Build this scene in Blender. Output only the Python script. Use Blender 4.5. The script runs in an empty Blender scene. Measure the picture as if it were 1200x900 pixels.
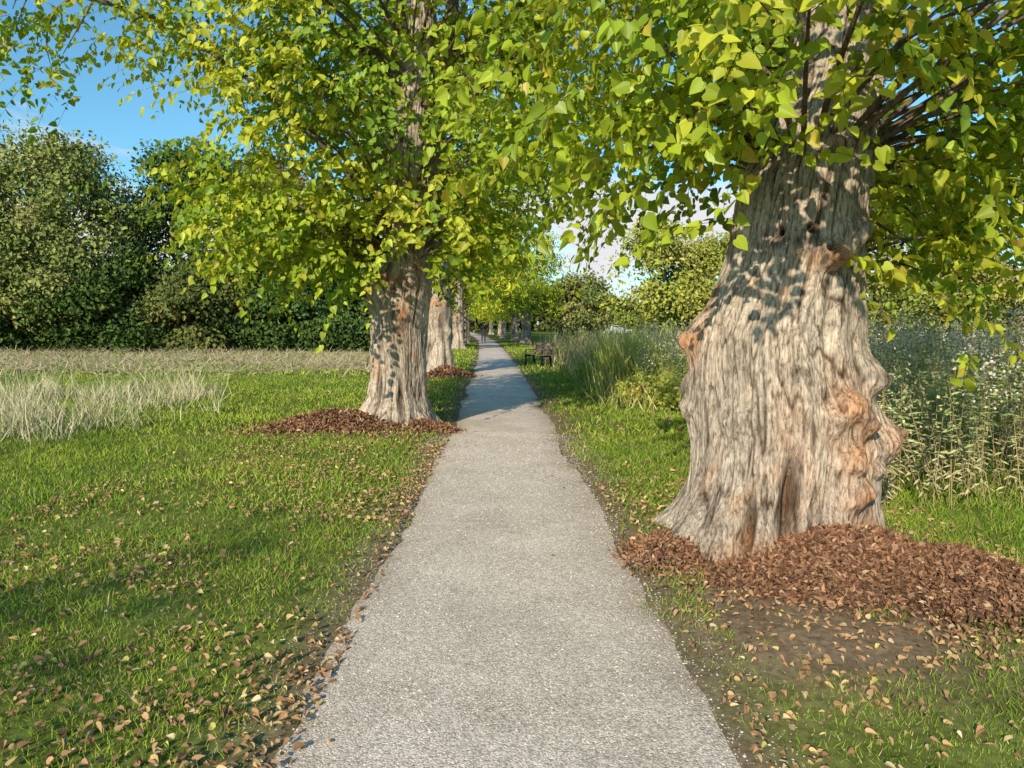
import bpy, math
import numpy as np
from mathutils import Vector
rng=np.random.default_rng(7)
scene=bpy.context.scene
# ------------------------------------------------ helpers
def hsh(ix,iy,iz,seed):
    h=(ix.astype(np.int64)*374761393+iy.astype(np.int64)*668265263+iz.astype(np.int64)*2147483647+seed*1274126177)&0xffffffff
    h=((h^(h>>13))*1274126177)&0xffffffff
    h=(h^(h>>16))&0xffffffff
    return h/4294967295.0*2-1
def vn(p,seed=0):
    p=np.asarray(p,float); i=np.floor(p); f=p-i; f=f*f*(3-2*f); i=i.astype(np.int64)
    r=0
    for a in (0,1):
        wx=f[...,0] if a else 1-f[...,0]
        for b in (0,1):
            wy=f[...,1] if b else 1-f[...,1]
            for c in (0,1):
                wz=f[...,2] if c else 1-f[...,2]
                r=r+wx*wy*wz*hsh(i[...,0]+a,i[...,1]+b,i[...,2]+c,seed)
    return r
def fbm(p,o=3,seed=0):
    r=0;a=1.0;p=np.asarray(p,float)
    for k in range(o):
        r=r+a*vn(p*2**k,seed+k*17); a*=.5
    return r/1.6
def n2(x,y,s,seed=0,o=3):
    return fbm(np.stack([x*s,y*s,np.zeros_like(x)+.37],-1),o,seed)
def nrm(v): return v/np.maximum(np.linalg.norm(v,axis=-1,keepdims=True),1e-9)
def sstep(a,b,x):
    t=np.clip((x-a)/(b-a),0,1); return t*t*(3-2*t)
class Acc:
    def __init__(s): s.V=[];s.C=[];s.F={};s.n=0
    def add(s,V,Fs,C):
        V=np.asarray(V,float).reshape(-1,3)
        C=np.asarray(C,float)
        if C.ndim==1: C=np.tile(C,(len(V),1))
        s.V.append(V);s.C.append(C)
        for F in Fs:
            F=np.asarray(F,np.int64)
            s.F.setdefault(F.shape[1],[]).append(F+s.n)
        s.n+=len(V)
    def build(s,name,mat,parent=None,smooth=False):
        V=np.concatenate(s.V);C=np.concatenate(s.C)
        me=bpy.data.meshes.new(name)
        me.vertices.add(len(V)); me.vertices.foreach_set('co',V.astype(np.float32).ravel())
        idx=[];st=[];o=0
        for k,fl in s.F.items():
            F=np.concatenate(fl); idx.append(F.ravel()); st.append(o+np.arange(len(F))*k); o+=F.size
        idx=np.concatenate(idx);st=np.concatenate(st)
        me.loops.add(len(idx)); me.loops.foreach_set('vertex_index',idx.astype(np.int32))
        me.polygons.add(len(st)); me.polygons.foreach_set('loop_start',st.astype(np.int32))
        me.update(calc_edges=True)
        me.polygons.foreach_set('use_smooth',np.full(len(st),smooth,bool))
        at=me.color_attributes.new('Col','FLOAT_COLOR','POINT')
        at.data.foreach_set('color',np.concatenate([np.clip(C,0,1),np.ones((len(C),1))],1).astype(np.float32).ravel())
        me.materials.append(mat)
        ob=bpy.data.objects.new(name,me); scene.collection.objects.link(ob)
        if parent: ob.parent=parent
        return ob
def empty(name,loc=(0,0,0)):
    e=bpy.data.objects.new(name,None); e.location=loc; e.empty_display_size=.3; scene.collection.objects.link(e); return e
def inst(acc,T,Fs,P,Y,N,S,C):
    """template axes: x across, y along, z normal"""
    n=len(P); Y=nrm(Y); X=nrm(np.cross(Y,N)); Z=np.cross(X,Y)
    S=np.asarray(S,float)
    if S.ndim==1: S=np.repeat(S[:,None],3,1)
    T=np.asarray(T,float)
    V=P[:,None,:]+(T[None,:,0:1]*S[:,None,0:1])*X[:,None,:]+(T[None,:,1:2]*S[:,None,1:2])*Y[:,None,:]+(T[None,:,2:3]*S[:,None,2:3])*Z[:,None,:]
    k=len(T); off=(np.arange(n)*k)[:,None,None]
    out=[]
    for F in Fs:
        F=np.asarray(F)[None]; out.append((F+off).reshape(-1,F.shape[-1]))
    acc.add(V.reshape(-1,3),out,np.repeat(C,k,0))
HEART=[(0,0,0),(-.26,-.10,.03),(-.47,.10,.07),(-.47,.42,.07),(-.26,.78,.02),(0,1.1,-.1),(.26,.78,.02),(.47,.42,.07),(.47,.10,.07),(.26,-.10,.03)]
HEARTF=[np.array([[0,5,4,3,2,1],[0,9,8,7,6,5]])]
OVAL=[(0,0,0),(-.3,.35,.08),(-.2,.75,.03),(0,1,-.12),(.2,.75,.03),(.3,.35,.08)]
OVALF=[np.array([[0,3,2,1],[0,5,4,3]])]
DIAM=[(0,0,0),(-.42,.5,.06),(0,1,0),(.42,.5,.06)]
DIAMF=[np.array([[0,3,2,1]])]
BL=[(-.5,0,0),(.5,0,0),(-.4,.5,.08),(.4,.5,.08),(0,1,.32)]
BLF=[np.array([[0,1,3,2]]),np.array([[2,3,4]])]
def tube(acc,pts,rad,k,C,nz=0.0,seed=0):
    pts=np.asarray(pts,float);rad=np.asarray(rad,float);m=len(pts)
    T=nrm(np.gradient(pts,axis=0))
    ref=np.tile(np.array([0.13,1,0.07]) if abs(T[0,1])<.8 else np.array([1,.1,.1]),(m,1))
    A=nrm(np.cross(T,ref));B=np.cross(T,A)
    th=np.linspace(0,2*np.pi,k,endpoint=False)
    R=rad[:,None]*np.ones((m,k))
    if nz:
        q=pts[:,None,:]*np.array([1,1,.6])+np.stack([np.cos(th),np.sin(th),0*th],-1)[None]*.8
        R=R*(1+nz*fbm(q*3,2,seed))
    V=pts[:,None,:]+R[...,None]*(np.cos(th)[None,:,None]*A[:,None,:]+np.sin(th)[None,:,None]*B[:,None,:])
    i=np.arange(m-1)[:,None]*k; j=np.arange(k)[None]; j2=(j+1)%k
    F=np.stack([i+j,i+j2,i+k+j2,i+k+j],-1).reshape(-1,4)
    acc.add(V.reshape(-1,3),[F],C)
def bez(a,b,c,n):
    t=np.linspace(0,1,n)[:,None]; return (1-t)**2*a+2*t*(1-t)*b+t*t*c
# ------------------------------------------------ materials
def mat_base(name):
    m=bpy.data.materials.new(name);m.use_nodes=True;nt=m.node_tree;nt.nodes.clear()
    return m,nt,nt.nodes.new('ShaderNodeOutputMaterial')
def N(nt,t,**kw):
    n=nt.nodes.new(t)
    for k,v in kw.items(): setattr(n,k,v)
    return n
def noise(nt,scale,detail=4,rough=.6,vec=None,dist=0):
    n=N(nt,'ShaderNodeTexNoise');n.inputs['Scale'].default_value=scale;n.inputs['Detail'].default_value=detail
    n.inputs['Roughness'].default_value=rough;n.inputs['Distortion'].default_value=dist
    if vec: nt.links.new(vec,n.inputs['Vector'])
    return n
def ramp(nt,fac,stops):
    r=N(nt,'ShaderNodeValToRGB');e=r.color_ramp.elements
    while len(e)<len(stops): e.new(.5)
    for el,(p,c) in zip(e,stops): el.position=p;el.color=(*c,1) if len(c)==3 else c
    nt.links.new(fac,r.inputs[0]); return r
def mul(nt,a,b,fac=1,mode='MULTIPLY'):
    m=N(nt,'ShaderNodeMix',data_type='RGBA',blend_type=mode);m.inputs[0].default_value=fac
    nt.links.new(a,m.inputs[6]);nt.links.new(b,m.inputs[7]);return m.outputs[2]
def leaf_mat(name,trans=0,tt=(1.25,1.15,.6),gloss=0):
    m,nt,out=mat_base(name)
    a=N(nt,'ShaderNodeAttribute',attribute_name='Col');col=a.outputs['Color']
    d=N(nt,'ShaderNodeBsdfDiffuse');nt.links.new(col,d.inputs['Color']);cur=d.outputs[0]
    if gloss:
        p=N(nt,'ShaderNodeBsdfGlossy');p.inputs['Roughness'].default_value=.42
        mx=N(nt,'ShaderNodeMixShader');mx.inputs[0].default_value=gloss
        nt.links.new(cur,mx.inputs[1]);nt.links.new(p.outputs[0],mx.inputs[2]);cur=mx.outputs[0]
    if trans:
        t=N(nt,'ShaderNodeBsdfTranslucent')
        rgb=N(nt,'ShaderNodeRGB');rgb.outputs[0].default_value=(*tt,1)
        nt.links.new(mul(nt,col,rgb.outputs[0]),t.inputs[0])
        mx=N(nt,'ShaderNodeMixShader');mx.inputs[0].default_value=trans
        nt.links.new(cur,mx.inputs[1]);nt.links.new(t.outputs[0],mx.inputs[2]);cur=mx.outputs[0]
    nt.links.new(cur,out.inputs[0])
    return m
M_leaf=leaf_mat('lime_leaf',.38,gloss=.04)
M_bg=leaf_mat('background_foliage')
M_grass=leaf_mat('grass_blades')
M_dry=leaf_mat('dry_vegetation')
def bark_mat():
    m,nt,out=mat_base('bark')
    a=N(nt,'ShaderNodeAttribute',attribute_name='Col')
    g=N(nt,'ShaderNodeNewGeometry')
    mp=N(nt,'ShaderNodeMapping');mp.inputs['Scale'].default_value=(1,1,.2);nt.links.new(g.outputs['Position'],mp.inputs[0])
    n1=noise(nt,60,5,.72,mp.outputs[0],.4); n3=noise(nt,10,4,.7,g.outputs['Position'])
    c=mul(nt,a.outputs['Color'],ramp(nt,n1.outputs[0],[(.38,(.42,.39,.37)),(.5,(.95,.95,.95)),(.66,(1.3,1.3,1.3))]).outputs[0])
    c=mul(nt,c,ramp(nt,n3.outputs[0],[(.3,(.72,.70,.68)),(.7,(1.22,1.22,1.22))]).outputs[0])
    p=N(nt,'ShaderNodeBsdfDiffuse')
    nt.links.new(c,p.inputs['Color'])
    b=N(nt,'ShaderNodeBump');b.inputs['Strength'].default_value=1;b.inputs['Distance'].default_value=.014;nt.links.new(n1.outputs[0],b.inputs['Height'])
    nt.links.new(b.outputs[0],p.inputs['Normal']);nt.links.new(p.outputs[0],out.inputs[0]);return m
M_bark=bark_mat()
def ground_mat():
    m,nt,out=mat_base('ground_soil_turf')
    a=N(nt,'ShaderNodeAttribute',attribute_name='Col');g=N(nt,'ShaderNodeNewGeometry')
    n1=noise(nt,22,4,.7,g.outputs['Position']);n2_=noise(nt,2.2,3,.65,g.outputs['Position'])
    c=mul(nt,a.outputs['Color'],ramp(nt,n1.outputs[0],[(.3,(.5,.5,.5)),(.7,(1.4,1.4,1.4))]).outputs[0])
    c=mul(nt,c,ramp(nt,n2_.outputs[0],[(.3,(.75,.75,.7)),(.7,(1.2,1.2,1.15))]).outputs[0])
    p=N(nt,'ShaderNodeBsdfDiffuse');nt.links.new(c,p.inputs['Color'])
    nt.links.new(p.outputs[0],out.inputs[0]);return m
def path_mat():
    m,nt,out=mat_base('path_gravel')
    a=N(nt,'ShaderNodeAttribute',attribute_name='Col');g=N(nt,'ShaderNodeNewGeometry')
    v=N(nt,'ShaderNodeTexVoronoi');v.inputs['Scale'].default_value=125;nt.links.new(g.outputs['Position'],v.inputs['Vector'])
    n1=noise(nt,45,4,.75,g.outputs['Position']);n2_=noise(nt,1.5,6,.72,g.outputs['Position'])
    hs=N(nt,'ShaderNodeRGBToBW');nt.links.new(v.outputs['Color'],hs.inputs[0])
    c=mul(nt,a.outputs['Color'],ramp(nt,hs.outputs[0],[(.15,(.66,.64,.62)),(.5,(1.0,.99,.98)),(.85,(1.35,1.33,1.3))]).outputs[0])
    c=mul(nt,c,ramp(nt,n1.outputs[0],[(.35,(.78,.77,.76)),(.65,(1.16,1.16,1.16))]).outputs[0])
    c=mul(nt,c,ramp(nt,n2_.outputs[0],[(.32,(.82,.805,.78)),(.68,(1.12,1.12,1.12))]).outputs[0])
    p=N(nt,'ShaderNodeBsdfDiffuse');nt.links.new(c,p.inputs['Color'])
    b=N(nt,'ShaderNodeBump',invert=True);b.inputs['Strength'].default_value=.5;b.inputs['Distance'].default_value=.006;nt.links.new(v.outputs['Distance'],b.inputs['Height'])
    nt.links.new(b.outputs[0],p.inputs['Normal']);nt.links.new(p.outputs[0],out.inputs[0]);return m
def plain(name,col,rough=.6,metal=0,sc=15):
    m,nt,out=mat_base(name);g=N(nt,'ShaderNodeTexCoord');n=noise(nt,sc,4,.6,g.outputs['Object'])
    rgb=N(nt,'ShaderNodeRGB');rgb.outputs[0].default_value=(*col,1)
    c=mul(nt,rgb.outputs[0],ramp(nt,n.outputs[0],[(.3,(.8,.8,.8)),(.7,(1.15,1.15,1.15))]).outputs[0])
    p=N(nt,'ShaderNodeBsdfPrincipled');p.inputs['Roughness'].default_value=rough;p.inputs['Metallic'].default_value=metal
    nt.links.new(c,p.inputs['Base Color']);nt.links.new(p.outputs[0],out.inputs[0]);return m
# ------------------------------------------------ ground + path
_py=np.array([-60,0,2.6,11,19,30,45,70,90,140,300,2000.]);_px=np.array([0,0,0,-.13,-.34,-.65,-1.25,-2.4,-3.8,-8.2,-20,-80.])
def pc(y): 
    return (np.interp(y-1.5,_py,_px)+np.interp(y,_py,_px)+np.interp(y+1.5,_py,_px))/3
def edge(y,side):
    y=np.asarray(y,float)
    q=np.stack([y*.8,np.zeros_like(y)+side*9.1,np.zeros_like(y)],-1)
    return .82+.12*(1-sstep(2.2,7,y))+.11*fbm(q,2,5)+.07*fbm(q*4,3,6)
def gh(x,y):
    s=x-pc(y); a=np.abs(s)
    h=.035*n2(x,y,.45,3,2)*sstep(.9,2,a)
    h=h+.03*sstep(.85,1.5,a)-.04*(1-sstep(.62,.9,a))+.008*n2(x,y,5,19,2)
    h=h+.03*np.exp(-(((x-1.95)**2+(y-5.1)**2)/.9**2))+.06*np.exp(-(((x+1.8)**2+(y-11.2)**2)/.9**2))
    return h
def soilmask(x,y):
    m=np.exp(-((((x-1.6)/1.0)**2+((y-3.75)/.85)**2)**1.5))
    m=np.maximum(m,.9*np.exp(-((((x-1.95)/1.0)**2+((y-5.1)/1.0)**2)**2)))
    m=np.maximum(m,.9*np.exp(-((((x+2.1)/1.2)**2+((y-11)/.9)**2)**2)))
    s=np.abs(x-pc(y)); m=np.maximum(m,.8*(1-sstep(.8,1.3,s+.18*n2(x,y,2.5,77))))
    return m
def strawmask(x,y):
    return sstep(19,25,y+2.5*n2(x,y,.2,9))*(1-sstep(36,41,y))*sstep(-2.6,-4.5,x+1.0*n2(x,y,.3,8))*(.25+.75*sstep(-.3,.25,n2(x*.35,y,.6,10)))
def grow(a,b,d,r=1.06):
    o=[a];st=d
    while o[-1]<b: o.append(o[-1]+st);st*=r
    return o
sx=np.array(grow(3.5,900,.1,1.09)); S=np.concatenate([-sx[::-1],np.linspace(-3.4,3.4,140),sx])
yy=np.array(grow(16,2000,.16,1.045)); Yg=np.concatenate([-np.array(grow(6,80,1,1.2))[::-1],np.linspace(-5.5,15.9,230),yy])
SS,YY=np.meshgrid(S,Yg); XX=SS+pc(YY)
H=gh(XX,YY)
g1=np.array([.13,.17,.035]);g2=np.array([.19,.21,.055]);so=np.array([.24,.175,.12]);st=np.array([.40,.31,.19])
t=(n2(XX,YY,.6,2)*.5+.5)[...,None]
C=g1*(1-t)+g2*t
sm=np.clip(soilmask(XX,YY)*1.2,0,1)[...,None]; C=C*(1-sm)+so*sm
w=strawmask(XX,YY)[...,None]; C=C*(1-w)+st*w
ac=Acc();nx=len(S);ny=len(Yg)
i=np.arange(ny-1)[:,None]*nx;j=np.arange(nx-1)[None]
ac.add(np.stack([XX,YY,H],-1).reshape(-1,3),[np.stack([i+j,i+j+1,i+nx+j+1,i+nx+j],-1).reshape(-1,4)],C.reshape(-1,3))
ac.build('ground',ground_mat(),smooth=True)
yp=np.concatenate([np.linspace(-20,16,700),np.array(grow(16.1,170,.1,1.02))]);m=31
u=np.linspace(-1,1,m)
L=-edge(yp,-1);R=edge(yp,1)
SP=np.where(u[None]<0,-u[None]*L[:,None],u[None]*R[:,None]);XP=SP+pc(yp)[:,None];YP=np.repeat(yp[:,None],m,1)
def pz(x,y,u): return .014-.026*np.abs(u)**4+.006*n2(x,y,1.2,4)
ZP=pz(XP,YP,np.tile(u,(len(yp),1)))
ac=Acc();i=np.arange(len(yp)-1)[:,None]*m;j=np.arange(m-1)[None]
e=np.clip(np.abs(u)[None]**5*(.7+.9*n2(XP,YP,2.0,14)),0,1)[...,None]
C=np.array([.70,.605,.525])*(1-e)+np.array([.42,.325,.24])*e
C=C*(1+.10*n2(XP,YP,.5,44)[...,None])
ac.add(np.stack([XP,YP,ZP],-1).reshape(-1,3),[np.stack([i+j,i+j+1,i+m+j+1,i+m+j],-1).reshape(-1,4)],C.reshape(-1,3))
ac.build('gravel_path',path_mat(),smooth=True)
n=24000;y=1.6+9*rng.random(n)**1.7;s=(rng.random(n)*2-1)*1.06;s=np.where(np.abs(s)>.88,s+.10*rng.normal(size=n),s);x=s+pc(y)
ac=Acc();OCT=[(1,0,0),(0,1,0),(-1,0,0),(0,-1,0),(0,0,.8),(0,0,-.8)];OCF=[np.array([[0,1,4],[1,2,4],[2,3,4],[3,0,4]])]
sz=.0018+.0045*rng.random(n)**4+.0005*y
Sx=np.stack([sz*(.7+.6*rng.random(n)),sz*(.7+.6*rng.random(n)),sz*.7],1)
ed=np.where(s>0,edge(y,1),edge(y,-1))
z=np.maximum(pz(x,y,np.clip(s/ed,-1,1))*(np.abs(s)<ed),gh(x,y))
cc=np.array([.68,.60,.53])*(.5+.75*rng.random((n,1)))
a=rng.random(n)*6.28
inst(ac,OCT,OCF,np.stack([x,y,z],1),np.stack([np.cos(a),np.sin(a),.2*rng.normal(size=n)],1),np.tile([0,0,1.],(n,1)),Sx,cc)
ac.build('gravel_stones',M_dry)
# ------------------------------------------------ grass
def view_ok(x,y,mar=1.3): return np.abs(x)<.74*y+mar
def blades(ac,x,y,h,w,C,lean=.35,zoff=0):
    n=len(x);a=rng.random(n)*6.28
    Y=np.stack([rng.normal(size=n)*lean,rng.normal(size=n)*lean,np.ones(n)],1)
    Nn=np.stack([np.cos(a),np.sin(a),-np.zeros(n)],1)
    inst(ac,BL,BLF,np.stack([x,y,gh(x,y)-.004+zoff],1),Y,Nn,np.stack([w,h,h],1),C)
def grasscol(x,y):
    n=len(x);t=np.clip(.5+.8*n2(x,y,.7,21)+.25*rng.normal(size=n),0,1)[:,None]
    c=np.array([.15,.265,.03])*(1-t)+np.array([.34,.42,.055])*t
    d=(rng.random(n)<.10)[:,None]; c=np.where(d,np.array([.50,.42,.19]),c)
    return c*(.7+.5*rng.random((n,1)))
ac=Acc()
for (y0,y1,dens,hh,ww) in ((1.5,3.6,4700,.042,.0034),(3.6,6,2900,.050,.0046),(6,10,1300,.06,.0075),(10,22,360,.07,.015),(22,60,45,.10,.05)):
    A=(y1-y0)*(2*(.74*y1+1.3)); n=int(A*dens)
    y=y0+(y1-y0)*rng.random(n);x=(rng.random(n)*2-1)*(.74*y1+1.3)
    s=np.abs(x-pc(y)); ed=np.where(x>pc(y),edge(y,1),edge(y,-1))
    pr=sstep(ed-.18,ed+.5,s+.28*n2(x,y,2.3,31))**1.2
    pr*=1-np.clip(soilmask(x,y)*1.15*(s>1.15),0,1)*(.35+.65*(n2(x,y,2,55)<.3))
    pr*=.35+.65*sstep(-.5,.2,n2(x,y,1.6,33))
    pr*=1-.85*strawmask(x,y)
    k=(rng.random(n)<pr)&view_ok(x,y)
    x=x[k];y=y[k];n=len(x)
    tall=1+.7*n2(x,y,1.2,61)
    h=hh*(.5+.9*rng.random(n))*tall*np.where(x>pc(y)+2.0,1.3,1)
    blades(ac,x,y,h,ww*(.7+.6*rng.random(n)),grasscol(x,y),.55)
ac.build('grass',M_grass)
def clumped(n,x0,x1,y0,y1,nc,sp):
    cx=x0+(x1-x0)*rng.random(nc);cy=y0+(y1-y0)*rng.random(nc);i=rng.integers(0,nc,n)
    return cx[i]+rng.normal(size=n)*sp,cy[i]+rng.normal(size=n)*sp,i
ac=Acc()
x,y,i=clumped(17000,-17,-5.0,9.3,17,190,.2)
k=(x<-5.1-.30*(np.abs(y-12.5)))|(x<-7.5); x=x[k];y=y[k];i=i[k];n=len(x)
hc=rng.random(190)[i]
c=np.array([.80,.69,.46])*(.5+.7*rng.random((n,1)));gsel=(rng.random(n)<.22+.3*(hc<.4))[:,None];c=np.where(gsel,np.array([.24,.32,.09])*(.7+.6*rng.random((n,1))),c)
blades(ac,x,y,(.2+.5*rng.random(n))*(.35+.95*hc),.007+.005*rng.random(n),np.clip(c,0,.85),.42)
ac.build('tall_dry_grass',M_dry)
ac=Acc()
n=24000;y=20+21*rng.random(n);x=-3.0-32*rng.random(n);k=rng.random(n)<strawmask(x,y);x=x[k];y=y[k];n=len(x)
c=np.array([.52,.40,.26])*(.4+.8*rng.random((n,1)))*(1+.4*n2(x*.3,y,.9,75)[:,None])
c=np.where((rng.random(n)<.3)[:,None],np.array([.22,.26,.10]),c)
a=rng.random(n)*6.28;row=np.clip(np.sin(y*1.7+1.5*n2(x,y,.2,73)),0,1)
inst(ac,BL,BLF,np.stack([x,y,gh(x,y)+.02+.25*rng.random(n)*row],1),np.stack([np.cos(a),np.sin(a)*.4,.6*rng.random(n)],1),np.tile([0,-.5,1.],(n,1)),np.stack([.025+0*x,.2+.4*rng.random(n),.1+0*x],1),c)
ac.build('mown_hay',M_dry)
# ------------------------------------------------ fallen leaves
ac=Acc()
def fallen(x,y,sc=.034):
    n=len(x)
    pal=np.array([[.58,.41,.18],[.50,.32,.17],[.36,.21,.11],[.64,.49,.29],[.42,.25,.14],[.60,.54,.17]])
    c=pal[rng.choice(6,n,p=[.15,.25,.25,.12,.2,.03])]*(.65+.5*rng.random((n,1)))
    a=rng.random(n)*6.28
    s=np.abs(x-pc(y));z=np.where(s<.8,.018,gh(x,y)+.012+.025*rng.random(n))
    S_=sc*(.45+.8*rng.random(n))
    inst(ac,HEART,HEARTF,np.stack([x,y,z],1),np.stack([np.cos(a),np.sin(a),.4*rng.normal(size=n)],1),np.stack([.6*rng.normal(size=n),.6*rng.normal(size=n),np.ones(n)],1),np.stack([S_*.8,S_,S_*(1+5*rng.random(n))],1),c)
n=10500;y=1.6+9*rng.random(n)**1.3;x=pc(y)-.8-3.2*rng.random(n)**1.3
k=(rng.random(n)<.15+.85*sstep(-.05,.4,n2(x,y,1.3,81)+.25*(1-sstep(0,2.2,np.abs(x+1.7)))));fallen(x[k],y[k],.032)
n=4600;y=1.7+5.5*rng.random(n)**1.2;x=pc(y)+.9+2.6*rng.random(n);k=rng.random(n)<.35+.65*(n2(x,y,1.5,82)>-.1);fallen(x[k],y[k],.029)
n=60;y=1.8+8*rng.random(n);x=pc(y)+(rng.random(n)*2-1)*.8;k=rng.random(n)<.15+.85*(np.abs(x)>.6);fallen(x[k],y[k],.028)
n=1800;y=6+14*rng.random(n);x=pc(y)+np.where(rng.random(n)<.6,-1,1)*(.85+2.0*rng.random(n));fallen(x,y,.035)
ac.build('fallen_leaves',M_dry)
def pile(name,cx,cy,rx,ry,h,n,seed,sz=.032,p=1.2,ex=()):
    acp=Acc();r=np.random.default_rng(seed)
    def Hh(x,y):
        q=((x-cx)/rx)**2+((y-cy)/ry)**2
        v=h*np.exp(-q**p)
        for (ax,ay,arx,ary,ah) in ex: v=np.maximum(v,ah*np.exp(-(((x-ax)/arx)**2+((y-ay)/ary)**2)**1.2))
        return gh(x,y)+v*(1+.35*n2(x,y,4,seed))-.012
    g=np.linspace(-2.0,2.0,70);GX,GY=np.meshgrid(g*rx+cx,g*ry+cy);Z=Hh(GX,GY)-.004
    i=np.arange(69)[:,None]*70;j=np.arange(69)[None]
    acp.add(np.stack([GX,GY,Z],-1).reshape(-1,3),[np.stack([i+j,i+j+1,i+71+j,i+70+j],-1).reshape(-1,4)],np.array([.12,.075,.05]))
    x=cx+rx*r.normal(size=n)*.72;y=cy+ry*r.normal(size=n)*.72
    if ex:
        m_=n//2
        for (ax,ay,arx,ary,ah) in ex:
            q_=int(m_*min(1,arx*ary/.15))
            x=np.concatenate([x,ax+arx*r.normal(size=q_)*.72]);y=np.concatenate([y,ay+ary*r.normal(size=q_)*.72])
    n=len(x)
    pal=np.array([[.30,.155,.09],[.38,.21,.12],[.19,.10,.065],[.46,.32,.20]])
    c=pal[r.choice(4,n,p=[.35,.27,.28,.1])]*(.55+.75*r.random((n,1)))*(1+.3*n2(x,y,3,seed+4)[:,None])
    S_=sz*(.5+1.0*r.random(n))
    inst(acp,OVAL,OVALF,np.stack([x,y,Hh(x,y)+.006+.03*r.random(n)],1),np.stack([r.normal(size=n),r.normal(size=n),.9*r.normal(size=n)],1),r.normal(size=(n,3))+np.array([0,0,.4]),np.stack([S_*.9,S_*1.5,S_*4],1),c)
    return acp.build(name,M_dry)
pile('leaf_pile',2.12,4.40,.52,.36,.25,11000,3,.023,ex=((2.7,4.15,.42,.5,.18),(1.62,4.36,.28,.2,.12),(1.1,4.85,.25,.28,.12)))
pile('leaf_pile',-2.65,10.75,.70,.42,.24,8000,4,.035,ex=((-1.3,10.75,.35,.25,.08),))
pile('leaf_pile',-1.95,22.1,.55,.5,.25,2500,5,.06)
# ------------------------------------------------ trunks
def angd(a,b): return (a-b+np.pi)%(2*np.pi)-np.pi
def trunk(acc,prof,nth,nz,roots=(),burls=(),ridge=.018,seed=0,f=13,stain=(),low=.05):
    P=np.array(prof,float);z=P[0,0]+(P[-1,0]-P[0,0])*np.linspace(0,1,nz)**1.35
    def it(k): return np.interp(z,P[:,0],P[:,k])
    cx,cy,r0=it(1),it(2),it(3)
    ker=max(3,nz//60)
    def smo(v):
        q=np.pad(v,ker,mode='edge');return np.convolve(q,np.ones(2*ker+1)/(2*ker+1),'valid')
    cx,cy,r0=smo(cx),smo(cy),smo(r0)
    th=np.linspace(0,2*np.pi,nth,endpoint=False);TH,ZZ=np.meshgrid(th,z)
    r=r0[:,None]*np.ones_like(TH)
    ct,sn=np.cos(TH),np.sin(TH)
    q=np.stack([ct*1.3,sn*1.3,ZZ*.55],-1)
    r=r*(1+low*1.3*fbm(q,3,seed))
    fl=fbm(np.stack([ct*3.2,sn*3.2,ZZ*.35],-1),2,seed+3); r=r*(1+.085*fl*np.clip(1.3-ZZ*.25,.3,1.2))
    zz=np.maximum(ZZ,-.05)
    for (a,A,sg,hh) in roots:
        aw=np.radians(a)+.12*vn(np.stack([ZZ*2,ZZ*0+a,ZZ*0],-1),seed)
        r=r+A*np.exp(-(angd(TH,aw)/sg)**2)*np.exp(-np.clip(zz,0,None)/hh)
    X=ct*r0[:,None];Yv=sn*r0[:,None]
    knob=fbm(np.stack([X*9,Yv*9,ZZ*8],-1),3,seed+31)
    kn=np.zeros_like(r);hol=np.zeros_like(r)
    for (a,zc,A,sa,sz) in burls:
        da=angd(TH,np.radians(a))+.3*sa*vn(np.stack([X*4,Yv*4,ZZ*4],-1),seed+33)
        e=(da/sa)**2+((ZZ-zc)/sz)**2; g=np.exp(-e**1.3)
        r=r+A*g*(1+(.5*knob if A>0 else 0))
        if A>.045: kn=np.maximum(kn,g)
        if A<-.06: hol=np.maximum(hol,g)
    wq=np.stack([X*2.2,Yv*2.2,ZZ*1.2],-1);wx=fbm(wq,3,seed+5)[...,None]*np.array([1.1,1.1,.3])*(1+2.0*kn[...,None])
    p=np.stack([X*f,Yv*f,ZZ*f*.055],-1)+wx
    a=np.abs(vn(p,seed+7));b=np.abs(vn(p*np.array([2.2,2.2,3.2])+3,seed+8))
    rid=np.clip(a*4.0,0,1)**.8*.62+np.clip(b*3.5,0,1)*.38
    lump=fbm(np.stack([X*6,Yv*6,ZZ*5],-1),3,seed+9)
    rid=rid*(1-.4*kn)+.4*kn*.7
    r=r+ridge*(rid-.75)+(.016+.07*kn)*lump*(ridge/.018)
    V=np.stack([cx[:,None]+r*ct,cy[:,None]+r*sn,ZZ],-1)
    pale=np.array([.54,.455,.37]);dark=np.array([.11,.078,.056])
    t=np.clip(rid*1.3-.16,0,1)[...,None];C=dark*(1-t)+pale*t
    tone=fbm(np.stack([X*2.4,Yv*2.4,ZZ*1.1],-1),4,seed+11)[...,None]
    C=C*(1+.42*tone)
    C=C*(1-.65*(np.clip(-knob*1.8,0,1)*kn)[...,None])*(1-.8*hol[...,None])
    rd=np.clip(fbm(np.stack([X*3,Yv*3,ZZ*2.2],-1),4,seed+12)*1.9-.55,0,1)
    for (a_,zc,A,sa,sz) in stain:
        rd=np.maximum(rd,A*np.exp(-((angd(TH,np.radians(a_))/sa)**2+((ZZ-zc)/sz)**2))*(.35+1.4*np.clip(.4+knob,0,1)))
    rd=np.clip(rd,0,1)[...,None]*.8
    C=C*(1-rd)+np.array([.58,.27,.12])*(.3+.7*t)*rd
    j=np.arange(nth)[None];j2=(j+1)%nth;i=np.arange(nz-1)[:,None]*nth
    acc.add(V.reshape(-1,3),[np.stack([i+j,i+j2,i+nth+j2,i+nth+j],-1).reshape(-1,4)],C.reshape(-1,3))
    return lambda zq:(np.interp(zq,z,cx),np.interp(zq,z,cy),np.interp(zq,z,r0))
BRK=np.array([.27,.21,.16])
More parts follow.
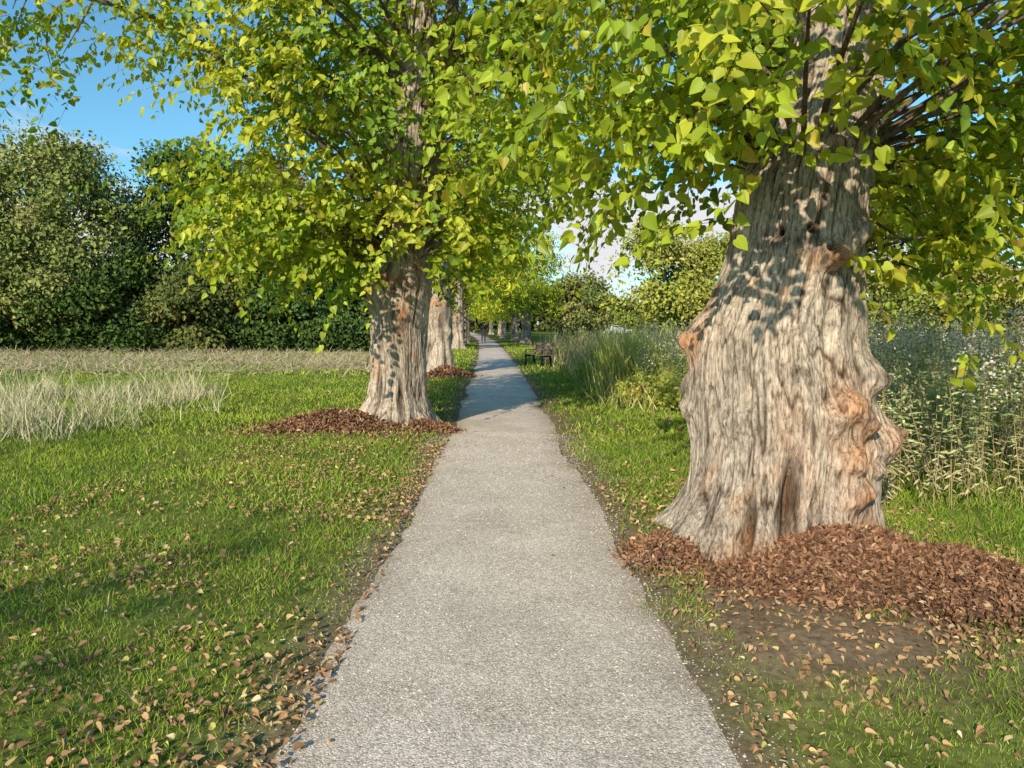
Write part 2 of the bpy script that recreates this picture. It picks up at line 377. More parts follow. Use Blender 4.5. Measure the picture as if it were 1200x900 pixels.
def lime_crown(acL,acB,cent,axis,M,nl,L,ls,pal,r,spread=.45,ax_lo=2.3,twig=True,line=None,T=HEART,TF=HEARTF):
    K=len(cent)
    if line is None: rad=cent-np.stack([axis(cent[:,2])[0],axis(cent[:,2])[1],cent[:,2]],1)
    else:
        near=np.array([line[max(0,np.argmin(np.linalg.norm(line-c,axis=1))-2)] for c in cent]);rad=cent-near+np.array([-.3,-.2,.1])
    for q,(c,rv) in enumerate(zip(cent,rad)):
        if line is None:
            hd=np.linalg.norm(rv[:2]);z0=max(ax_lo,c[2]-hd*(.35+.5*r.random()))
            ax=axis(z0);a=np.array([ax[0],ax[1],z0])
        else: a=near[q];hd=np.linalg.norm(c-a)
        mid=(a+c)/2+np.array([0,0,.25*hd])+r.normal(size=3)*.12*min(hd,1)
        pts=bez(a,mid,c,9);r0=min(.026,.008+.008*hd+.005*r.random())
        tube(acB,pts,np.linspace(r0,.004,9),6,BRK*(.6+.4*r.random()))
    n=K*M;ci=np.repeat(np.arange(K),M)
    st=cent[ci]+r.normal(size=(n,3))*spread*np.array([1,1,.75])
    out=nrm(rad[ci]*np.array([1,1,.25])+1e-3)
    D=nrm(out*.8+r.normal(size=(n,3))*.6+np.array([0,0,.05]));Lg=L*(.6+.7*r.random(n))
    def pos(t): return st+D*(Lg*t)[:,None]-np.array([0,0,1.])*(Lg*.35*t*t)[:,None]
    if twig:
        tt=[0,.5,1.0];w=.0032
        P=[pos(t) for t in tt];A=nrm(np.cross(D,[0.1,.2,1.]));B=np.cross(D,A)
        ring=[]
        for k_,p_ in enumerate(P):
            rr=w*(1-.75*tt[k_])
            for a_ in (0,2.09,4.19): ring.append(p_+rr*(math.cos(a_)*A+math.sin(a_)*B))
        V=np.stack(ring,1);F=[]
        for k_ in range(2):
            for q in range(3):F.append([k_*3+q,k_*3+(q+1)%3,k_*3+3+(q+1)%3,k_*3+3+q])
        F=(np.array(F)[None]+(np.arange(n)*9)[:,None,None]).reshape(-1,4)
        acB.add(V.reshape(-1,3),[F],np.array([.16,.12,.06]))
    base=pal[r.integers(0,len(pal),K)][ci]
    for j in range(nl):
        t=np.clip((j+.6*r.random(n))/nl,0,1)
        p=pos(t);side=nrm(np.cross(D,np.array([0,0,1.])+.4*r.normal(size=(n,3))))*(1 if j%2 else -1)
        Yd=nrm(D*.45+side*.8+np.array([0,0,-.65])+r.normal(size=(n,3))*.35)
        Nn=nrm(np.array([0,0,.45])+out*.85+r.normal(size=(n,3))*.45)
        S_=ls*(.5+.7*r.random(n))
        c=base*(.7+.55*r.random((n,1)));ye=(r.random(n)<.03)[:,None];c=np.where(ye,np.array([.60,.50,.07])*(.7+.4*r.random((n,1))),c)
        inst(acL,T,TF,p+Yd*(.25*S_)[:,None],Yd,Nn,np.stack([S_*.95,S_,S_*(.4+2.0*r.random(n))],1),c)
PAL=np.array([[.38,.48,.035],[.46,.54,.045],[.30,.42,.035],[.52,.55,.05],[.22,.34,.035]])
# ---- right foreground lime
r=np.random.default_rng(21)
tr=empty('lime_tree',(0,0,0));acb=Acc()
axis=trunk(acb,[(-.15,1.88,5.15,.70),(.1,1.88,5.15,.65),(.5,1.92,5.18,.61),(.86,1.95,5.2,.62),(1.2,1.90,5.2,.60),(1.48,1.87,5.2,.57),(1.8,1.93,5.2,.50),(2.08,1.99,5.2,.45),(2.5,2.05,5.22,.45),(2.8,2.12,5.25,.40),(3.25,2.25,5.3,.34),(4.5,2.5,5.4,.28),(9,2.8,5.6,.07)],680,820,
 roots=((196,.52,.22,.18),(222,.14,.14,.3),(240,.55,.15,.17),(268,.10,.13,.25),(292,.22,.16,.25),(322,.16,.2,.3),(350,.14,.3,.3),(30,.3,.3,.2),(90,.3,.3,.2),(140,.3,.25,.2)),
 burls=((-64,1.08,.12,.17,.11),(-78,.97,.07,.13,.09),(-55,.93,.08,.14,.09),(-20,.80,.14,.24,.17),(-45,.72,.09,.18,.11),(-68,.70,.08,.14,.15),(-60,.5,.07,.2,.1),(-103,.45,-.19,.07,.27),(-123,.25,-.13,.06,.24),(-88,.35,-.06,.05,.2),(-90,.3,.06,.12,.22),(178,1.5,.09,.25,.14),(172,1.05,.05,.3,.2),
 (-83,2.05,.16,.17,.09),(-104,2.14,.11,.14,.08),(-124,2.16,.09,.13,.08),(-124,2.2,-.12,.07,.04),(-100,2.22,-.12,.06,.035),(-86,2.08,-.10,.05,.03),(-60,2.2,.09,.2,.12),(-140,1.75,.035,.25,.3),(-75,1.5,-.055,.07,.35),(-128,1.2,-.055,.05,.4),(-95,1.3,.05,.10,.4),(-30,1.25,.05,.2,.12),(-150,.7,-.05,.07,.4),(-47,1.7,-.045,.06,.4),(-110,1.75,-.04,.05,.3),(-135,.95,.05,.2,.12)),
 ridge=.021,seed=3,f=24,stain=((-62,.95,1,.35,.32),(-58,.35,.9,.28,.25),(-83,2.05,.8,.25,.1),(178,1.48,.9,.35,.17),(-25,.75,.8,.3,.22),(-120,.12,.8,.28,.14),(-100,.7,.35,.3,.5)))
K=[]
while len(K)<130:
    p=np.array([r.uniform(-1,1),r.uniform(-1,1),r.uniform(0,1)])
    q=np.array([2.5+2.6*p[0],5.4+2.8*p[1],2.85+5.2*p[2]**1.2])
    rr=math.hypot(p[0],p[1]);lim=1-.35*max(0,(p[2]-.5))*2
    if rr>lim or rr<.22: continue
    if q[1]<3.3 and q[2]<3.4: continue
    if q[0]/q[1]<.06 and q[2]<4: continue
    if abs(q[0]/q[1]-.43)<.10 and q[1]<5.2 and q[2]<4.2 and r.random()<.88: continue
    K.append(q)
K+= [np.array(v,float) for v in ((2.65,4.9,2.4),(2.75,5.0,2.1),(2.9,5.1,2.5),(1.15,4.9,2.9),(.8,5.0,2.95),(2.9,4.6,2.75),(3.6,5.4,2.7),(4.2,6.0,2.6),(3.3,5.9,2.4),(1.35,3.4,3.15),(2.4,3.6,3.15),(.55,5.6,2.8))]
acl=Acc();lime_crown(acl,acb,np.array(K),axis,18,11,.55,.086,PAL,r,.36,2.5)
K2=np.array([[2.72,4.85,1.95],[2.68,4.8,2.15],[3.0,5.0,2.2]]);lime_crown(acl,acb,K2,axis,5,9,.4,.10,PAL,r,.1,1.9)
acb.build('trunk_and_branches',M_bark,tr,True);acl.build('leaves',M_leaf,tr)
# ---- left lime
r=np.random.default_rng(5)
tr=empty('lime_tree');acb=Acc()
axis=trunk(acb,[(-.15,-1.78,11.2,.58),(.1,-1.78,11.2,.53),(.5,-1.77,11.2,.44),(1.2,-1.76,11.2,.43),(1.7,-1.75,11.2,.45),(2.25,-1.72,11.2,.51),(2.5,-1.7,11.2,.43),(2.9,-1.65,11.2,.30),(4,-1.55,11.2,.27),(6,-1.35,11.2,.22),(10.5,-1.1,11.2,.06)],400,440,
 roots=((205,.80,.2,.18),(235,.28,.2,.22),(262,.25,.2,.2),(290,.2,.2,.22),(325,.5,.22,.14),(10,.3,.3,.2),(90,.3,.3,.2),(150,.4,.25,.15)),
 burls=((-75,1.7,.08,.25,.2),(-110,2.28,.11,.3,.12),(-60,2.25,.10,.25,.12),(-150,2.2,.08,.3,.12),(-95,1.25,.06,.2,.15),(-120,.6,-.07,.1,.4),(-75,.4,-.07,.09,.4),(-92,2.1,-.08,.08,.05)),ridge=.022,seed=13,f=19,stain=((-75,1.7,.6,.3,.3),(-100,2.25,.6,.6,.12)))
tube(acb,bez(np.array([-1.7,11.2,2.3]),np.array([-1.0,11.0,3.6]),np.array([-.75,11.0,8]),14),np.linspace(.22,.06,14),14,BRK,.2,3)
mainl=np.concatenate([bez(np.array([-1.7,11.2,2.6]),np.array([-2.6,11.0,4.6]),np.array([-4.8,10.1,5.7]),20),bez(np.array([-4.9,10.05,5.72]),np.array([-6.0,9.4,5.9]),np.array([-7.0,8.7,5.6]),14)])
tube(acb,mainl,np.linspace(.055,.008,34),8,BRK*.8,.15,4)
K=[]
while len(K)<175:
    p=np.array([r.uniform(-1,1),r.uniform(-1,1),r.uniform(0,1)])
    q=np.array([-1.75+2.75*p[0],11.2+2.8*p[1],2.7+6.8*p[2]**1.15])
    rr=math.hypot(p[0],p[1]);lim=.84+.16*min(p[2]*4,1)-.7*max(0,p[2]-.5)
    if rr>lim or rr<.14: continue
    if q[0]>-.1 and q[2]<3.3: continue
    if abs(q[0]+1.5)<.45 and q[1]<11 and r.random()<.86: continue
    K.append(q)
K+=[np.array(v,float) for v in ((-3.3,10.2,2.45),(-2.9,9.9,2.6),(-3.6,10.6,2.7),(-4.1,10.2,3.3),(-.7,10.3,2.75),(-2.4,10,2.8),(-4.0,10.6,2.9),(-3.4,9.6,3.0),(-2.6,9.4,3.1),(-4.3,10.8,3.6))]
acl=Acc();lime_crown(acl,acb,np.array(K),axis,22,10,.6,.092,PAL*1.03,r,.38,2.4)
K3=[]
for t in np.linspace(0,1,24):
    K3.append(mainl[int(12+21*t)]+r.normal(size=3)*np.array([.3,.45,.38]))
lime_crown(acl,acb,np.array(K3),None,11,9,.6,.09,PAL*1.03,r,.33,4.8,line=mainl)
acb.build('trunk_and_branches',M_bark,tr,True);acl.build('leaves',M_leaf,tr)
# ---- avenue limes (linked mesh variants)
def avenue_variant(seed,nK,hw,ls,zl=2.9):
    r=np.random.default_rng(seed);ab=Acc();al=Acc()
    ax=trunk(ab,[(-.1,0,0,.52),(.2,0,0,.44),(1.0,0,0,.38),(2.2,0.02,0,.40),(2.7,.03,0,.32),(3.4,.05,0,.24),(6,.1,0,.2),(10,.2,0,.05)],120,140,
      roots=((200,.3,.25,.2),(270,.2,.3,.2),(330,.3,.25,.2),(90,.3,.4,.2)),burls=((-90,2.3,.08,.4,.15),(-60,1.4,.06,.3,.2)),ridge=.025,seed=seed,f=9)
    K=[]
    while len(K)<nK:
        p=np.array([r.uniform(-1,1),r.uniform(-1,1),r.uniform(0,1)])
        rr=math.hypot(p[0],p[1])
        if rr>.95-.7*max(0,p[2]-.5) or rr<.1: continue
        K.append(np.array([hw*p[0],hw*p[1],zl+7.5*p[2]]))
    lime_crown(al,ab,np.array(K),ax,14,7,.7,ls,PAL*.9,r,.45,2.4,twig=False,T=OVAL,TF=OVALF)
    a=ab.build('v',M_bark,None,True);b=al.build('v',M_bg)
    out=(a.data,b.data);a.data.name='trunk_branches_mesh';b.data.name='leaves_mesh'
    bpy.data.objects.remove(a);bpy.data.objects.remove(b);return out
VAR=[avenue_variant(31,110,2.7,.2),avenue_variant(32,110,2.9,.2),avenue_variant(33,42,3.0,.17)]
def avenue(x,y,v,rot,s=1):
    e=empty('lime_tree',(x,y,0));e.rotation_euler=(0,0,rot);e.scale=(s,s,s)
    for d,nm in zip(VAR[v],('trunk','leaves')):
        o=bpy.data.objects.new(nm,d);scene.collection.objects.link(o);o.parent=e
avenue(-2.3,23,0,.3,1.0)
k=0
for yv in (46,58,70,83,97,112,130):
    avenue(float(pc(np.array([yv]))[0])-2.1,yv,k%2,k*1.7,.95+.1*((k*7)%3)); k+=1
for yv in (58,70,84,98,115):
    avenue(float(pc(np.array([yv]))[0])+2.4+.3*((k*5)%3),yv,k%2,k*2.1,.75+.1*((k*5)%3)); k+=1
# unseen thin-crowned trees behind the viewpoint, left, placed to dapple the lawn with shade
avenue(-9.6,-11.0,2,1.1,.8)
avenue(-16.0,-7.5,2,2.1,.95)
# ------------------------------------------------ background trees
def bg_tree(name,x,y,h,rad,pal,seed,n=13000,sz=.24,zlow=.12,K=70):
    r=np.random.default_rng(seed);e=empty(name,(x,y,0));al=Acc();ab=Acc()
    a=r.random(K)*6.28;t=r.random(K)**.85;z=h*(zlow+(1-zlow)*t)
    prof=np.sin(np.pi*np.clip(.12+.80*t,0,1))**.7
    rr=rad*prof*(.45+.55*np.sqrt(r.random(K)))*(.8+.4*r.random(K))
    C_=np.stack([rr*np.cos(a),rr*np.sin(a),z*.93],1)
    tube(ab,np.array([[0,0,-.1],[.05,0,h*.3],[.1,.1,h*.6],[0,0,h*.9]]),[h*.028,h*.022,h*.012,.02],10,BRK*.8,.1,seed)
    for c in C_[::2]:
        z0=max(h*.15,c[2]-.5*np.hypot(c[0],c[1])-.3)
        tube(ab,bez(np.array([0,0,z0]),(np.array([0,0,z0])+c)/2+np.array([0,0,.2]),c,5),np.linspace(h*.006,.01,5),5,BRK*.7)
    ci=r.integers(0,K,n)
    sp=rad*.17*(.6+.8*r.random(K))
    d=r.normal(size=(n,3));d=d/np.maximum(1,np.linalg.norm(d,axis=1,keepdims=True)/1.9)
    P=C_[ci]+d*sp[ci][:,None]*np.array([1,1,.8])
    out=nrm(P*np.array([1,1,0])+d*np.array([1,1,1.])*sp[ci][:,None]*2+np.array([0,0,.5]))
    Yd=r.normal(size=(n,3))+np.array([0,0,-.5]);Nn=out+r.normal(size=(n,3))*.5
    S_=sz*(.5+.9*r.random(n))
    c=pal[r.integers(0,len(pal),K)][ci]*(.6+.7*r.random((n,1)))
    P[:,2]=np.maximum(P[:,2],.05)
    inst(al,OVAL,OVALF,P,Yd,Nn,S_,c)
    ab.build('trunk_and_branches',M_bark,e,True);al.build('leaves',M_bg,e);return e
G_d=np.array([[.070,.125,.032],[.095,.15,.038],[.08,.14,.05],[.115,.165,.042]])
G_m=np.array([[.20,.24,.07],[.25,.27,.08],[.16,.21,.06],[.28,.28,.095]])
G_y=np.array([[.34,.37,.07],[.40,.41,.08],[.28,.35,.07],[.44,.41,.11]])
G_r=np.array([[.28,.20,.09],[.38,.22,.12],[.20,.21,.065],[.31,.25,.08]])
bg_tree('alder_tree',-26.0,42,12.6,4.4,G_m*1.15,41,30000,.23,K=110)
bg_tree('oak_tree',-33.5,46,10,4.8,G_m*.9,42,17000,.26)
bg_tree('maple_tree',-19.6,45,12.6,3.8,G_d,43,20000,K=90)
bg_tree('red_maple_tree',-15.5,47,13,3.6,G_r,44,13000)
bg_tree('alder_tree',-12.6,43,9.0,3.6,G_d*1.2,45,13000)
bg_tree('maple_tree',-22.5,41,6.0,3.2,G_d,46,10000)
bg_tree('hazel_shrub',-17.2,41,5.0,3.2,G_m*.7,47,10000,zlow=.03)
bg_tree('hazel_shrub',-9.5,44,6.5,3.2,G_d*1.1,48,10000,zlow=.03)
bg_tree('hazel_shrub',-29.5,40.5,4.0,3.0,G_d*1.0,49,9000,zlow=.03)
bg_tree('willow_tree',8.3,40,7.6,2.6,G_y,61,12000,.2,.08)
bg_tree('willow_tree',11.8,41,7.0,2.8,G_y*.85,62,11000,.2,.08)
bg_tree('willow_tree',5.6,58,5.5,2.3,G_m,63,7000,.26,.08)
bg_tree('ash_tree',16.5,33,9.5,3.8,G_m*.9,64,12000,.22,.08)
bg_tree('ash_tree',20.5,28,8.0,3.6,G_m,65,12000,.2,.06)
bg_tree('ash_tree',14,24,4.2,2.6,G_y*.8,66,11000,.16,.04)
bg_tree('elder_shrub',17.5,20,4.0,2.6,G_m,68,11000,.15,.03)
def mass(name,x0,x1,yf,h,n,pal,seed,sz,dep=2.0,mat=None):
    r=np.random.default_rng(seed);al=Acc();x=x0+(x1-x0)*r.random(n)
    top=h*(.65+.5*n2(x,x*0+seed,.35,seed)+.15*n2(x,x*0+seed,1.5,seed))
    z=top*np.sqrt(r.random(n));y=yf+dep*r.random(n)+dep*.5*n2(x,z,.5,seed+1)
    c=pal[r.integers(0,len(pal),n)]*(.6+.7*r.random((n,1)))*(1+.35*n2(x,z,.8,seed+2)[:,None])
    inst(al,OVAL,OVALF,np.stack([x,y,np.maximum(z,.05)],1),r.normal(size=(n,3)),r.normal(size=(n,3))*.5+np.array([0,-.6,.5]),sz*(.5+.9*r.random(n)),c)
    return al.build(name,mat or M_bg)
mass('undergrowth',-44,-6.5,39.5,2.2,18000,G_d*.9,71,.24)
mass('undergrowth',-6.5,-3.5,50,3,4000,G_m*.6,72,.25)
mass('undergrowth',7,32,27,2.6,12000,G_m*.9,73,.2)
al=Acc();r=np.random.default_rng(88);n=45000
x=-200+400*r.random(n);yb=150+0.0*x+20*r.random(n)
top=9+5*n2(x,x*0,.06,90)+2.5*n2(x,x*0,.25,91);top=np.where(np.abs(x+8)<9,top*.75,top)
top=np.where((x>14)&(x<32),top*.55,top)
z=top*r.random(n)**.7
c=(G_m*.6)[r.integers(0,4,n)]*(.6+.7*r.random((n,1)))*(1+.4*n2(x,z,.25,92)[:,None])
inst(al,OVAL,OVALF,np.stack([x,yb,z],1),r.normal(size=(n,3)),r.normal(size=(n,3))*.5+np.array([0,-.6,.5]),1.4*(.5+.9*r.random(n)),c)
al.build('distant_tree_line',M_bg)
# ------------------------------------------------ tall weeds right
ac=Acc();r=np.random.default_rng(99)
n=1500;y=6.0+15*r.random(n)**1.5;xl=3.0-.06*(y-6);x=xl+(.95*y+.5-xl)*r.random(n)**1.0+.15*r.normal(size=n);n=len(x)
hh=(1.2+.5*r.random(n))*(1+.22*n2(x,y,.6,5))*(.7+.3*sstep(0,.6,x-xl))
D=np.stack([.16*r.normal(size=n)-.04,.14*r.normal(size=n),np.ones(n)],1)
base=np.stack([x,y,gh(x,y)-.02],1)
STEM=[(-1,0,0),(1,0,0),(.6,1,0),(-.6,1,0),(0,0,-1),(0,1,-.6),(0,0,1),(0,1,.6)]
inst(ac,STEM,[np.array([[0,1,2,3],[4,6,7,5]])],base,D,np.tile([.3,-1,0.],(n,1)),np.stack([.0035+0*x,hh,.0035+0*x],1),np.array([.42,.33,.19])*(.6+.8*r.random((n,1))))
nd=nrm(D)
sel=r.random(n)
for j in range(24):
    t=.12+.8*(j+r.random(n))/24;p=base+nd*(hh*t)[:,None];a=r.random(n)*6.28
    Yd=np.stack([np.cos(a),np.sin(a),.35-.6*r.random(n)-.6*(1-t)],1)
    g=np.array([.34,.42,.16]);bn=np.array([.52,.42,.26]);w=np.clip(1.1-t*1.8+.4*(sel-.5),0,1)[:,None]
    c=(g*(1-w)+bn*w)*(.6+.8*r.random((n,1)))
    L_=.085*(.6+.7*r.random(n))
    inst(ac,DIAM,DIAMF,p,Yd,np.tile([0,-.7,1.],(n,1))+.4*r.normal(size=(n,3)),np.stack([L_*.28,L_,L_],1),c)
k=r.random(n)<.8
for j in range(34):
    t=.76+.28*r.random(n);sp_=.08*(1.06-t)/.26+.01
    p=base+nd*(hh*t)[:,None]+r.normal(size=(n,3))*np.stack([sp_,sp_,.02+0*x],1)
    c=np.where((sel<.5)[:,None],np.array([.74,.70,.60]),np.array([.60,.58,.30]))*(.6+.6*r.random((n,1)))
    inst(ac,DIAM,DIAMF,p[k],(r.normal(size=(n,3))+[0,0,.5])[k],r.normal(size=(n,3))[k],(.028*(.6+.8*r.random(n)))[k],np.clip(c[k],0,.85))
ac.build('goldenrod_thicket',M_dry)
def reeds(name,n,x0,x1,y0,y1,h,w,pal,nc,sp,lean=.15):
    ac=Acc();x,y,i=clumped(n,x0,x1,y0,y1,nc,sp);c=pal[rng.integers(0,len(pal),n)]*(.6+.7*rng.random((n,1)))
    k=x-pc(y)>1.9;x=x[k];y=y[k];c=c[k];i=i[k];n=len(x)
    blades(ac,x,y,h*(.5+.6*rng.random(n))*(.6+.7*rng.random(nc)[i]),w*(.7+.6*rng.random(n)),c,lean);return ac.build(name,M_grass)
PR=np.array([[.50,.58,.11],[.60,.62,.16],[.38,.49,.10],[.64,.57,.25]]);PB=np.array([[.44,.38,.19],[.34,.36,.14],[.58,.50,.28],[.28,.34,.10]])
reeds('reeds',1500,2.0,3.3,14.5,17,1.45,.026,PR,20,.12,.16)
reeds('reeds',5500,1.6,7.5,24,33,1.3,.035,PB,140,.3,.16)
reeds('tall_meadow_grass',5000,1.9,6.5,13.5,23,.55,.018,np.concatenate([PR*.8,PB]),160,.3,.4)
def shrub(name,x,y,rx,h,n,pal,seed,sz):
    r=np.random.default_rng(seed);al=Acc();ab=Acc();e=empty(name,(x,y,0));K=26
    C_=np.stack([rx*(r.random(K)*2-1),rx*.7*(r.random(K)*2-1),h*(.2+.65*r.random(K))],1)
    C_[:,2]*=1-.45*(np.abs(C_[:,0])/rx)**2
    for c in C_: tube(ab,bez(np.array([c[0]*.2,c[1]*.2,-.03]),np.array([c[0]*.5,c[1]*.5,c[2]*.8]),c,5),np.linspace(.012,.004,5),5,BRK*.6)
    ci=r.integers(0,K,n);P=C_[ci]+r.normal(size=(n,3))*h*.13;P[:,2]=np.maximum(P[:,2],.02)
    inst(al,OVAL,OVALF,P,r.normal(size=(n,3)),nrm(r.normal(size=(n,3))*.5+[0,-.4,.7]),sz*(.5+.9*r.random(n)),pal[r.integers(0,len(pal),K)][ci]*(.6+.7*r.random((n,1))))
    ab.build('stems',M_bark,e);al.build('leaves',M_leaf,e)
shrub('bramble_bush',2.75,14.2,.7,.7,4000,G_y*1.4,111,.07)
shrub('bramble_bush',3.7,13.4,.8,.9,4500,G_y*1.25,112,.07)
shrub('bramble_bush',3.4,16.2,1.0,1.1,4500,G_y*1.4,113,.08)
shrub('bramble_bush',3.0,19.5,1.1,1.0,3500,G_y,114,.09)
# ------------------------------------------------ bench
def box(name,sx,sy,sz,loc,mat,parent,rot=(0,0,0),bev=.006):
    import bmesh
    bm=bmesh.new();bmesh.ops.create_cube(bm,size=1)
    for v in bm.verts: v.co=Vector((v.co.x*sx,v.co.y*sy,v.co.z*sz))
    if bev: bmesh.ops.bevel(bm,geom=bm.edges[:],offset=bev,segments=2,affect='EDGES')
    me=bpy.data.meshes.new(name);bm.to_mesh(me);bm.free();me.materials.append(mat)
    o=bpy.data.objects.new(name,me);o.location=loc;o.rotation_euler=rot;o.parent=parent;scene.collection.objects.link(o);return o
wood=plain('weathered_wood',(.26,.18,.12),.8);iron=plain('dark_iron',(.03,.03,.032),.5,.6)
b=empty('park_bench',(.95,27.5,0.0));b.rotation_euler=(0,0,math.radians(-62))
for i in range(4): box('seat_slat',1.6,.085,.035,(0,.02-.105*i+.16,.45+.004*i),wood,b)
for i in range(3): box('backrest_slat',1.6,.03,.10,(0,.26+.035*i,.58+.135*i),wood,b,(math.radians(-14),0,0))
for sx_ in (-.62,.62):
    box('front_leg',.06,.06,.44,(sx_,-.14,.22),iron,b);box('rear_leg',.06,.07,.46,(sx_,.22,.22),iron,b,(math.radians(8),0,0))
    box('seat_bearer',.05,.44,.05,(sx_,.03,.405),iron,b);box('back_post',.05,.045,.52,(sx_,.315,.67),iron,b,(math.radians(-14),0,0))
    box('armrest',.055,.42,.035,(sx_,.04,.64),wood,b);box('armrest_post',.04,.04,.2,(sx_,-.14,.53),iron,b)
# ------------------------------------------------ distant walker
def walker(x,y):
    J=dict(pel=(0,0,.95),wa=(0,.01,1.1),ch=(0,.02,1.33),ne=(0,.01,1.47),hb=(0,0,1.55),hm=(0,-.015,1.64),ht=(0,0,1.73),
     ls=(-.18,0,1.40),le=(-.235,.07,1.14),lw=(-.23,-.02,.90),lh=(-.225,-.05,.81),rs=(.18,0,1.40),re=(.235,-.03,1.13),rw=(.23,-.16,.93),rh=(.22,-.2,.86),
     lp=(-.10,0,.90),lk=(-.11,-.14,.50),la=(-.11,-.18,.09),lt=(-.11,-.32,.04),rp=(.10,0,.90),rk=(.11,.03,.49),ra=(.11,.26,.13),rt=(.12,.16,.04))
    Rr=dict(pel=.15,wa=.13,ch=.155,ne=.06,hb=.075,hm=.10,ht=.07,ls=.065,le=.05,lw=.035,lh=.035,rs=.065,re=.05,rw=.035,rh=.035,lp=.1,lk=.062,la=.045,lt=.035,rp=.1,rk=.062,ra=.045,rt=.035)
    E=[('pel','wa'),('wa','ch'),('ch','ne'),('ne','hb'),('hb','hm'),('hm','ht'),('ch','ls'),('ls','le'),('le','lw'),('lw','lh'),('ch','rs'),('rs','re'),('re','rw'),('rw','rh'),('pel','lp'),('lp','lk'),('lk','la'),('la','lt'),('pel','rp'),('rp','rk'),('rk','ra'),('ra','rt')]
    ks=list(J);me=bpy.data.meshes.new('walking_person');me.from_pydata([J[k] for k in ks],[(ks.index(a),ks.index(c)) for a,c in E],[])
    o=bpy.data.objects.new('walking_person',me);scene.collection.objects.link(o)
    mo=o.modifiers.new('s','SKIN')
    sv=me.skin_vertices[0].data if me.skin_vertices else None
    if sv is None:
        bpy.context.view_layer.objects.active=o;o.select_set(True)
        bpy.ops.mesh.customdata_skin_add();sv=me.skin_vertices[0].data
    for i,k in enumerate(ks): sv[i].radius=(Rr[k],Rr[k]*.8 if k in('ch','pel','wa') else Rr[k]);sv[i].use_root=(k=='pel')
    o.modifiers.new('d','SUBSURF').levels=2
    m,nt,out=mat_base('person_clothes');tc=N(nt,'ShaderNodeTexCoord');sp=N(nt,'ShaderNodeSeparateXYZ');nt.links.new(tc.outputs['Object'],sp.inputs[0])
    dv=N(nt,'ShaderNodeMath',operation='DIVIDE');dv.inputs[1].default_value=2;nt.links.new(sp.outputs[2],dv.inputs[0])
    rp=ramp(nt,dv.outputs[0],[(0,(.02,.02,.02)),(.06,(.03,.035,.06)),(.47,(.03,.03,.035)),(.745,(.35,.2,.14)),(.83,(.05,.03,.02))]);rp.color_ramp.interpolation='CONSTANT'
    p=N(nt,'ShaderNodeBsdfPrincipled');p.inputs['Roughness'].default_value=.85;nt.links.new(rp.outputs[0],p.inputs['Base Color']);nt.links.new(p.outputs[0],out.inputs[0])
    me.materials.append(m);o.location=(x,y,.0)
walker(-2.35,60)
# ------------------------------------------------ distant parked car
def car(x,y,rot,col):
    e=empty('parked_car',(x,y,0));e.rotation_euler=(0,0,rot)
    paint=plain('car_paint',col,.3);glass=plain('car_glass',(.02,.025,.03),.1);rub=plain('tyre_rubber',(.02,.02,.02),.8)
    prof=[(-2.1,.35),(-2.15,.7),(-2.0,.95),(-1.75,1.0),(-1.25,1.42),(.2,1.46),(.95,1.0),(1.95,.82),(2.15,.6),(2.12,.32)]
    def ext(name,pr,w0,wt,mat,off=0):
        V=[];n=len(pr)
        for s in (-1,1):
            for (a,z) in pr: V.append((a,s*((w0 if z<1.05 else wt)+off),z))
        F=[tuple(range(n-1,-1,-1)),tuple(range(n,2*n))]+[(i,(i+1)%n,n+(i+1)%n,n+i) for i in range(n)]
        me=bpy.data.meshes.new(name);me.from_pydata(V,[],F);me.materials.append(mat);o=bpy.data.objects.new(name,me);o.parent=e;scene.collection.objects.link(o)
    ext('body',prof,.88,.68,paint)
    ext('side_windows',[(-1.45,1.06),(-1.12,1.36),(.12,1.39),(.66,1.06)],.0,.0,glass,.80)
    for wx in (-1.35,1.35):
        for wy in (-.8,.8):
            bpy.ops.mesh.primitive_cylinder_add(radius=.32,depth=.2,vertices=24,location=(wx,wy,.32),rotation=(math.pi/2,0,0));o=bpy.context.object;o.name='wheel';o.data.materials.append(rub);o.parent=e
car(11.5,108,.15,(.75,.76,.78))
car(16.5,112,.1,(.5,.52,.55))
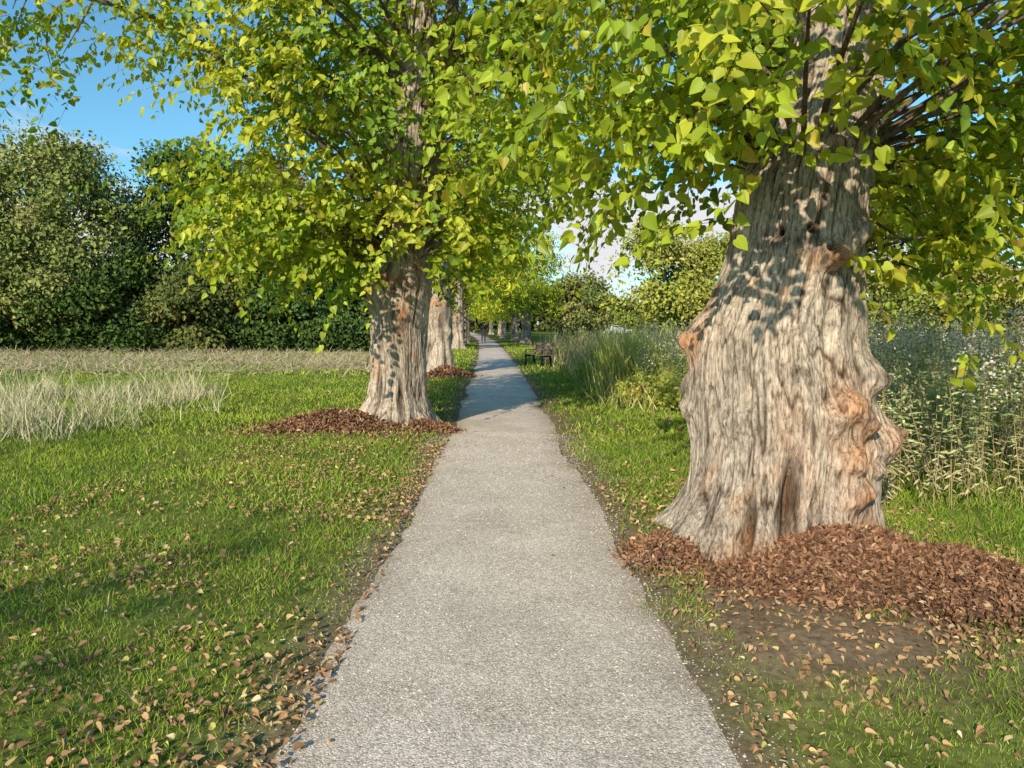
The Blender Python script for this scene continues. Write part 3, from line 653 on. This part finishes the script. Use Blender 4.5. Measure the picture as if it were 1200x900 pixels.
# ------------------------------------------------ light & world
EL=math.radians(25);AZ=math.radians(24)   # low sun behind the viewer, to the left
tov=Vector((-math.sin(AZ)*math.cos(EL),-math.cos(AZ)*math.cos(EL),math.sin(EL)))
sd=bpy.data.lights.new('sun','SUN');sd.energy=5;sd.angle=math.radians(.6);sd.color=(1,.88,.68)
so_=bpy.data.objects.new('sun',sd);so_.rotation_euler=(-tov).to_track_quat('-Z','Y').to_euler();so_.location=(-5,-10,12);scene.collection.objects.link(so_)
w=bpy.data.worlds.new('World');scene.world=w;w.use_nodes=True;nt=w.node_tree;nt.nodes.clear()
out=N(nt,'ShaderNodeOutputWorld');bg=N(nt,'ShaderNodeBackground');bg.inputs[1].default_value=.15
sk=N(nt,'ShaderNodeTexSky',sky_type='NISHITA');sk.sun_disc=False;sk.sun_elevation=EL;sk.sun_rotation=math.radians(180)+AZ;sk.air_density=1.0;sk.dust_density=.4;sk.ozone_density=1.5
rgb=N(nt,'ShaderNodeRGB');rgb.outputs[0].default_value=(.66,1.12,1.22,1)
c=mul(nt,sk.outputs[0],rgb.outputs[0])
tc=N(nt,'ShaderNodeTexCoord');mp=N(nt,'ShaderNodeMapping');mp.inputs['Scale'].default_value=(1,1,2.6);mp.inputs['Location'].default_value=(.35,0,.2);nt.links.new(tc.outputs['Generated'],mp.inputs[0])
no=noise(nt,3.2,5,.6,mp.outputs[0],.3)
sp=N(nt,'ShaderNodeSeparateXYZ');nt.links.new(tc.outputs['Generated'],sp.inputs[0])
bnd=ramp(nt,sp.outputs[2],[(0,(.22,)*3),(.15,(.17,)*3),(.26,(0.02,)*3),(1,(0.0,)*3)])
ad=N(nt,'ShaderNodeMath',operation='ADD');nt.links.new(no.outputs[0],ad.inputs[0]);nt.links.new(bnd.outputs[0],ad.inputs[1])
cr=ramp(nt,ad.outputs[0],[(.62,(0,0,0)),(.74,(1,1,1))])
mx=N(nt,'ShaderNodeMix',data_type='RGBA');nt.links.new(cr.outputs[0],mx.inputs[0]);nt.links.new(c,mx.inputs[6]);mx.inputs[7].default_value=(5.6,5.6,5.8,1)
nt.links.new(mx.outputs[2],bg.inputs[0]);nt.links.new(bg.outputs[0],out.inputs[0])
# ------------------------------------------------ camera
cd=bpy.data.cameras.new('camera');cd.sensor_width=36;cd.lens=25.5;cd.clip_end=5000;cd.clip_start=.05
co=bpy.data.objects.new('camera',cd);co.location=(0,0,1.6);co.rotation_euler=(math.radians(90-4.7),0,0);scene.collection.objects.link(co);scene.camera=co
scene.view_settings.view_transform='Standard';scene.view_settings.look='None';scene.view_settings.exposure=0
print('VERTS',sum(len(o.data.vertices) for o in scene.objects if o.type=='MESH'))
